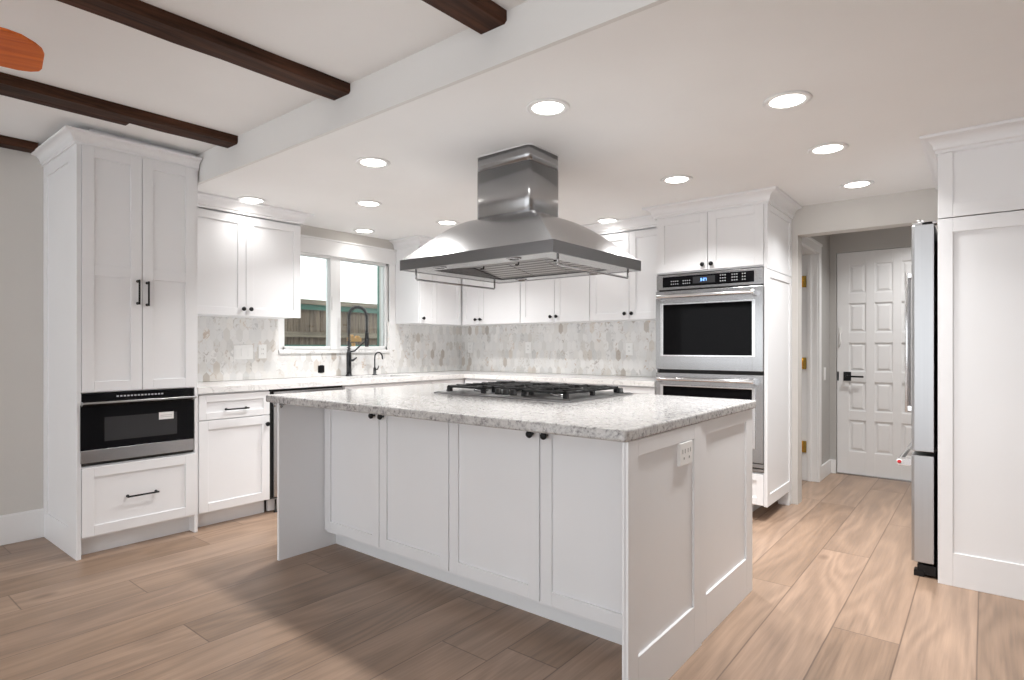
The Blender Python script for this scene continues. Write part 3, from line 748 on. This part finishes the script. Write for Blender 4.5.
# island counter
ic = MB()
cx0, cx1, cy0, cy1 = -3.034, -.862, 1.630, 2.968
pl = []
for sx, sy, a0 in ((cx1, cy0, -PI / 2), (cx1, cy1, 0), (cx0, cy1, PI / 2), (cx0, cy0, PI)):
    ccx = sx - .018 if sx == cx1 else sx + .018; ccy = sy + .018 if sy == cy0 else sy - .018
    for k in range(6): t = a0 + k / 5 * PI / 2; pl.append((ccx + .018 * math.cos(t), ccy + .018 * math.sin(t)))
ic.prism(pl, .8745, .9135)
o = ic.build('island_countertop', M['granite'], None, .008, 3); tag(o, 'thick speckled grey granite slab on top of the island', 'countertop')
# cooktop
ck = empty('cooktop', (-1.945, 2.585, .914), 0, 'stainless five-burner gas cooktop with black iron grates on the island', 'cooktop')
MB().box(-.455, .455, -.305, .312, 0, .008).box(-.445, .445, -.295, .302, .008, .011).build('tray', M['traysteel'], ck, .003)
burn = [(-.262, -.125), (-.262, .125), (0, .02), (.262, -.125), (.262, .125)]
for bx, by in burn:
    r = .055 if bx == 0 else .042
    b = MB().lathe([(r, .010), (r, .020), (r * .8, .022)], (bx, by, 0)).build('burner', M['steel'], ck)
    MB().lathe([(r * .78, .022), (r * .82, .028), (r * .6, .032)], (bx, by, 0)).build('burner_cap', M['iron'], b)
for gx in (-.262, 0, .262):
    mb = MB(); w2, y0, y1, z = .126, -.245, .245, .032
    if gx == 0: y0 = -.17
    r = .0095
    def bar(ax, ay, bx, by): mb.box(min(ax, bx) - r, max(ax, bx) + r, min(ay, by) - r, max(ay, by) + r, z, z + .012)
    bar(gx - w2, y0, gx - w2, y1); bar(gx + w2, y0, gx + w2, y1); bar(gx - w2, y0, gx + w2, y0); bar(gx - w2, y1, gx + w2, y1)
    ym = (y0 + y1) / 2; bar(gx - w2, ym, gx + w2, ym)
    for q in (.14, .30, .42, .58, .70, .86):
        yy = y0 + (y1 - y0) * q; 
        for sg in (-1, 1): mb.box(gx + sg * w2 - r if sg < 0 else gx + .05, gx - .05 if sg < 0 else gx + w2 + r, yy - r, yy + r, z, z + .016)
    for sx in (-.06, .06):
        for (ya_, yb_) in ((y0, y0 + .09), (y1 - .09, y1)): mb.box(gx + sx - r, gx + sx + r, ya_, yb_, z, z + .016)
    for sx in (-1, 1):
        for yy in (y0, ym, y1): mb.box(gx + sx * w2 - .011, gx + sx * w2 + .011, yy - .011, yy + .011, .010, z + .002)
    mb.build('grate', M['iron'], ck, .002)
for kx, ky in ((-.412, -.225), (-.05, -.225), (0, -.225), (.05, -.225), (.418, .235)):
    MB().lathe([(.019, .010), (.019, .016), (.0155, .018), (.0155, .036), (.012, .038)], (kx, ky, 0)).build('knob', M['iron'], ck)
# ================================================================== HOOD
HXc, HYc = -1.985, 2.538
hd = empty('range_hood', (HXc, HYc, 1.59), 0, 'stainless steel island range hood hanging from the ceiling over the cooktop', 'range hood')
hw, hdp = .511, .422; cw, cdp = .190, .140
mb = MB(); zt = ZK - 1.59 - .001
def rrect(a, b, r, z, n=5, sx=0, sy=0):
    out = []
    for (sx_, sy_, a0) in ((1, -1, -PI / 2), (1, 1, 0), (-1, 1, PI / 2), (-1, -1, PI)):
        for k in range(n + 1):
            t = a0 + k / n * PI / 2; out.append((sx_ * (a - r) + r * math.cos(t), sy_ * (b - r) + r * math.sin(t), z))
    return out
OXc, OYc = -.012, -.012
def chim(a, b, r, za, zb, name, m): 
    MB().rings([[(x + OXc, y + OYc, z) for x, y, z in rrect(a, b, r, q)] for q in (za, zb)], smooth=True).build(name, M[m], hd)
chim(cw, cdp, .034, .19, zt - .085, 'chimney', 'hoodsteel')
chim(cw - .0015, cdp - .0015, .033, zt - .085, zt - .005, 'chimney_extension', 'hoodsteel')
chim(cw + .003, cdp + .003, .036, zt - .005, zt, 'ceiling_collar', 'trim')
# canopy : mitred dome, each panel bulging in both directions
def S_(t): return .30 * t + .70 * math.sin(t * PI / 2)
n = 18; mb = MB(); H0, HD = .053, .228
for i in range(4):
    R = []
    for k in range(n + 1):
        t = k / n; a = hw + (cw + .002 - hw) * t; b = hdp + (cdp + .002 - hdp) * t
        cs = [(-a, -b), (a, -b), (a, b), (-a, b)]; p0, p1 = cs[i], cs[(i + 1) % 4]; row = []
        for q in range(17):
            u = q / 16; x = p0[0] + (p1[0] - p0[0]) * u; y = p0[1] + (p1[1] - p0[1]) * u
            tx = min(1, (hw - abs(x)) / (hw - cw)); ty = min(1, (hdp - abs(y)) / (hdp - cdp)); o_t = max(tx, ty)
            row.append((x + OXc * t, y + OYc * t, H0 + HD * S_(t) * (.80 + .20 * math.sin(o_t * PI / 2))))
        R.append(row)
    mb.rings(R, closed=False, caps=False, smooth=True)
mb.build('canopy', M['hoodsteel'], hd)
mb = MB(); tt = .012
mb.box(-hw, hw, -hdp, -hdp + tt, 0, .056).box(-hw, hw, hdp - tt, hdp, 0, .056).box(-hw, -hw + tt, -hdp + tt, hdp - tt, 0, .056).box(hw - tt, hw, -hdp + tt, hdp - tt, 0, .056)
mb.build('band', M['hoodband'], hd)
# underside: flange with recessed filters
fx, fy = hw - .13, hdp - .13
mb = MB().box(-hw + tt, hw - tt, -hdp + tt, -fy, .002, .006).box(-hw + tt, hw - tt, fy, hdp - tt, .002, .006).box(-hw + tt, -fx, -fy, fy, .002, .006).box(fx, hw - tt, -fy, fy, .002, .006)
mb.box(-fx - .003, -fx, -fy, fy, .004, .07).box(fx, fx + .003, -fy, fy, .004, .07).box(-fx, fx, -fy - .003, -fy, .004, .07).box(-fx, fx, fy, fy + .003, .004, .07).box(-fx, fx, -fy, fy, .068, .072)
mb.build('underside_panel', M['steel'], hd)
for k in range(3):
    a = -fx + k * 2 * fx / 3 + .004; b = -fx + (k + 1) * 2 * fx / 3 - .004
    fl_ = MB(); fl_.rings([[(a, -fy + .004, .010), (b, -fy + .004, .010), (b, -fy + .004, .020), (a, -fy + .004, .020)], [(a, .03, .052), (b, .03, .052), (b, .03, .062), (a, .03, .062)]])
    fo = fl_.build('filter', M['filter'], hd)
    MB().tube([((a + b) / 2, -.02, .046), ((a + b) / 2, -.02, .030), ((a + b) / 2, -.045, .028)], .004, 8).build('filter_latch', M['black'], fo)
    fl_ = MB(); fl_.rings([[(a, .034, .052), (b, .034, .052), (b, .034, .062), (a, .034, .062)], [(a, fy - .004, .010), (b, fy - .004, .010), (b, fy - .004, .020), (a, fy - .004, .020)]])
    fl_.build('filter', M['filter'], hd)
for lx, ly in ((-.255, -.365), (.245, -.365), (-.265, .345), (.255, .345)):
    l = MB().lathe([(.036, .004), (.036, -.003), (.028, -.004), (.026, .001)], (lx, ly, 0), n=24).build('hood_light', M['steel'], hd)
    MB().lathe([(.026, .002), (.026, -.001), (.01, -.0012)], (lx, ly, 0), n=20).build('lamp_glass', M['mwwin'], l)
for sx in (-1, 1):
    x_ = sx * (hw - .035); yy = .335
    MB().tube([(x_, -yy, .004), (x_, -yy, -.036), (x_, -yy + .006, -.044), (x_, yy - .006, -.044), (x_, yy, -.036), (x_, yy, .004)], .0058, 10).build('utensil_rail', M['steel'], hd)

# ================================================================== FRIDGE AND SURROUND
PX0, PX1, PY = -.182, .62, 3.592
p = empty('fridge_side_panel', (PX0, PY, 0), 0, 'tall white shaker panel standing beside the fridge at the right edge', 'cabinet panel')
w_ = PX1 - PX0
mb = MB().box(0, w_, .008, .024, 0, 1.804)
mb.box(0, .06, 0, .012, 0, 1.804).box(w_ - .06, w_, 0, .012, 0, 1.804).box(.06, w_ - .06, 0, .012, 0, .163).box(.06, w_ - .06, 0, .012, 1.735, 1.804)
mb.build('side_panel', M['cab'], p, BV)
p = empty('cabinet_over_fridge', (PX0, PY, 0), 0, 'white cabinet box with crown moulding above the fridge at the right edge', 'cabinet')
mb = MB().box(0, w_, .008, YN - PY - .001, 1.809, 2.16)
mb.box(0, .06, 0, .012, 1.809, 2.16).box(w_ - .06, w_, 0, .012, 1.809, 2.16).box(.06, w_ - .06, 0, .012, 1.809, 1.876).box(.06, w_ - .06, 0, .012, 2.125, 2.16)
mb.build('upper_cabinet', M['cab'], p, BV)
crown(p, [((w_, 0), (0, -1)), ((0, 0), (-1, -1)), ((0, YN - PY - .002), (-1, 0))], 2.128, ZK - .001, .07)
fr = empty('refrigerator', (PX0 + .38, 4.12, 0), 0, 'stainless steel french-door refrigerator seen from its side beside the panel', 'refrigerator')
gx = -(PX0 + .38); gy = -4.12
def G(x): return x + gx
def K(y): return y + gy
FY0, FY1 = 3.632, 4.548
MB().box(G(-.185), G(.55), K(FY0), K(FY1), .06, 1.785).build('body', M['seal'], fr)
def fdoor(name, y0, y1, z0, z1):
    mb = MB(); r = .014; a, b = G(-.295), G(-.200)
    prof = [(a + r, K(y0)), (b, K(y0)), (b, K(y1)), (a + r, K(y1)), (a + .003, K(y1) - .005), (a, K(y1) - r), (a, K(y0) + r), (a + .003, K(y0) + .005)]
    return mb.prism(prof, z0, z1).build(name, M['steelz'], fr, .002)
da = fdoor('door', FY0, 4.088, .640, 1.793); db = fdoor('door', 4.092, FY1, .640, 1.793); dc = fdoor('freezer_drawer', FY0, FY1, .075, .618)
for y, d in ((4.045, da), (4.135, db)):
    mb = MB().tube([(G(-.348), K(y), .80), (G(-.348), K(y), 1.60)], .011, 12)
    for z in (.82, 1.58): mb.box(G(-.352), G(-.293), K(y - .010), K(y + .010), z - .014, z + .014)
    mb.build('handle', M['chrome'], d, .002)
mb = MB().tube([(G(-.352), K(FY0 + .05), .570), (G(-.352), K(FY1 - .05), .570)], .012, 14)
for y in (FY0 + .06, FY1 - .06): mb.box(G(-.362), G(-.293), K(y - .016), K(y + .012), .552, .590)
hh = mb.build('handle', M['chrome'], dc, .002)
md = MB().lathe([(.0125, 0), (.0125, -.002), (.010, -.003)], (G(-.350), K(FY0 + .044), .571), 'y', 20).build('medallion', M['plate'], hh)
MB().lathe([(.0095, -.0025), (.0095, -.0038), (.0045, -.0040)], (G(-.350), K(FY0 + .044), .571), 'y', 20).build('medallion_inlay', M['red'], md)
MB().box(G(-.290), G(-.205), K(FY0 + .005), K(FY0 + .085), 1.795, 1.806).lathe([(.018, 1.806), (.018, 1.822), (.012, 1.824)], (G(-.262), K(FY0 + .04), 0)).box(G(-.25), G(-.188), K(FY0 + .005), K(FY0 + .06), 1.795, 1.806).build('hinge_cover', M['chrome'], fr, .001)
MB().box(G(-.27), G(-.19), K(FY0 + .01), K(FY1 - .01), .012, .062).box(G(-.285), G(-.24), K(FY0 + .008), K(FY0 + .06), 0, .03).build('toe_grille', M['black'], fr, .002)

# ================================================================== OUTLETS AND SWITCHES
def plate(name, loc, rz, w_, h_, kind, label, mat='plate'):
    p = empty(name, loc, rz, label, 'outlet' if 'outlet' in name else 'switch', None)
    pl = MB().box(-w_ / 2, w_ / 2, -.006, 0, -h_ / 2, h_ / 2).build('cover_plate', M[mat], p, .002)
    n_g = max(1, round(w_ / .055)) if kind == 'switch' else 1
    if kind == 'switch':
        for k in range(n_g):
            cx_ = (k - (n_g - 1) / 2) * (w_ / n_g); MB().box(cx_ - .016, cx_ + .016, -.009, -.005, -.032, .032).build('rocker', M[mat], p, .001)
    else:
        MB().box(-.017, .017, -.0078, -.0055, -.034, .034).build('receptacle', M[mat], p, .001)
        mb = MB()
        for z in (-.018, .018): mb.box(-.008, -.005, -.0086, -.0076, z - .006, z + .006).box(.005, .008, -.0086, -.0076, z - .006, z + .006)
        mb.build('socket_slots', M['slot'] if mat == 'plate' else M['black'], p)
    return p
xw_ = XW + .0095
plate('light_switch', (xw_, 2.253, 1.132), R90, .155, .112, 'switch', 'wide white switch plate on the tile left of the window')
plate('wall_outlet', (xw_, 2.409, 1.137), R90, .068, .112, 'outlet', 'white outlet on the tile immediately right of the wide switch plate')
plate('black_outlet', (xw_, 2.945, .980), R90, .062, .062, 'outlet', 'small square black outlet low on the tile below the window', 'black')
plate('wall_outlet', (-4.392, YN - .0095, 1.168), 0, .070, .112, 'outlet', 'white outlet on the back wall tile near the corner')
plate('wall_outlet', (-3.593, YN - .0095, 1.165), 0, .070, .112, 'outlet', 'white outlet on the back wall tile behind the middle of the cooktop')
plate('wall_outlet', (-2.463, YN - .0095, 1.155), 0, .070, .112, 'outlet', 'white outlet on the back wall tile near the double oven')
plate('light_switch', (HX, 5.90, .93), R90, .07, .115, 'switch', 'white light switch on the grey hall wall beside the door casing')

# ================================================================== CEILING FAN (only one blade reaches into view)
fan = empty('ceiling_fan', (-2.445, -.13, ZL), 0, 'ceiling fan with orange-brown wooden blades, one blade tip in view at the upper left', 'ceiling fan')
MB().lathe([(.065, 0), (.065, -.02), (.03, -.05), (.012, -.055), (.012, -.25), (.08, -.27), (.10, -.32), (.10, -.38), (.06, -.42), (.02, -.43)], n=28).build('motor', M['brass'], fan)
BZ = 2.05 - ZL
for k in range(5):
    a = math.radians(70) + k * 2 * PI / 5
    pl = [(.20, -.085), (.50, -.138), (.560, -.143), (.600, -.138), (.630, -.122), (.655, -.085), (.666, -.055), (.667, -.02), (.656, .04), (.646, .095), (.635, .120), (.612, .137), (.58, .144), (.20, .088)]
    ca, sa = math.cos(a), math.sin(a)
    bl = MB().prism(pl, BZ - .004, BZ + .004).build('blade', M['blade'], fan, .002); bl.rotation_euler = (0, 0, a)
    MB().tube([(.09, 0, BZ), (.24, 0, BZ + .008)], [.012, .008], 8).build('blade_arm', M['brass'], bl)

# ================================================================== OUTSIDE THE WINDOW
FXo = -6.05
struct('ground', MB().box(-12, XW - .14, -2, 12, -.16, -.1), M['soil'])
fe = empty('garden_fence', (FXo, 5, -.1), 0, 'weathered wooden board fence seen outside the window', 'fence')
y = 2.0; mb = MB()
while y < 8.4:
    wv = random.uniform(.13, .145); h = 1.72 + random.uniform(-.01, .01)
    mb.box(-.012, .012, y - 5, y - 5 + wv - .006, 0, h); y += wv
mb.build('boards', M['fence'], fe)
MB().box(.012, .052, -3.0, 3.4, 1.385, 1.445).build('rail', M['fencerail'], fe)
MB().box(.012, .052, -3.0, 3.4, .40, .49).build('rail', M['fencerail'], fe)
MB().box(-.05, .07, -3.0, 3.4, 1.76, 1.815).build('cap_board', M['fencerail'], fe)
MB().box(-.012, .045, -3.0, 3.4, 1.70, 1.76).build('trim_board', M['darkgreen'], fe).__setitem__('label', 'dark green strip under the fence cap')
MB().box(.014, .03, -3.0, 3.4, .50, 1.30).build('lower_boards', M['darkgreen'], fe)
for yy in (-2.6, .25, 2.6): MB().box(.012, .10, yy, yy + .09, 0, 1.76).build('post', M['fencerail'], fe)
gp = MB().box(-4.88, -4.82, 3.835, 3.90, -.1, 2.7).build('reflection_strip', M['darkgreen'], None, .004); tag(gp, 'dark green upright strip standing in for the reflecting window frame side at the right edge', 'post')  # solid strip added for the green reflection in the window frame side
ht = empty('garden_ornament', (-5.3, 3.85, -.1), 0, 'small orange-yellow wooden garden ornament on a stake seen behind the faucet', 'garden ornament')
MB().tube([(0, 0, 0), (0, 0, 1.32)], .02, 10).build('stake', M['orange'], ht)
MB().box(-.01, .03, -.08, .085, 1.33, 1.375).box(-.01, .035, -.06, -.02, 1.37, 1.405).box(-.01, .035, .02, .06, 1.37, 1.395).build('sign_board', M['orange'], ht, .006)
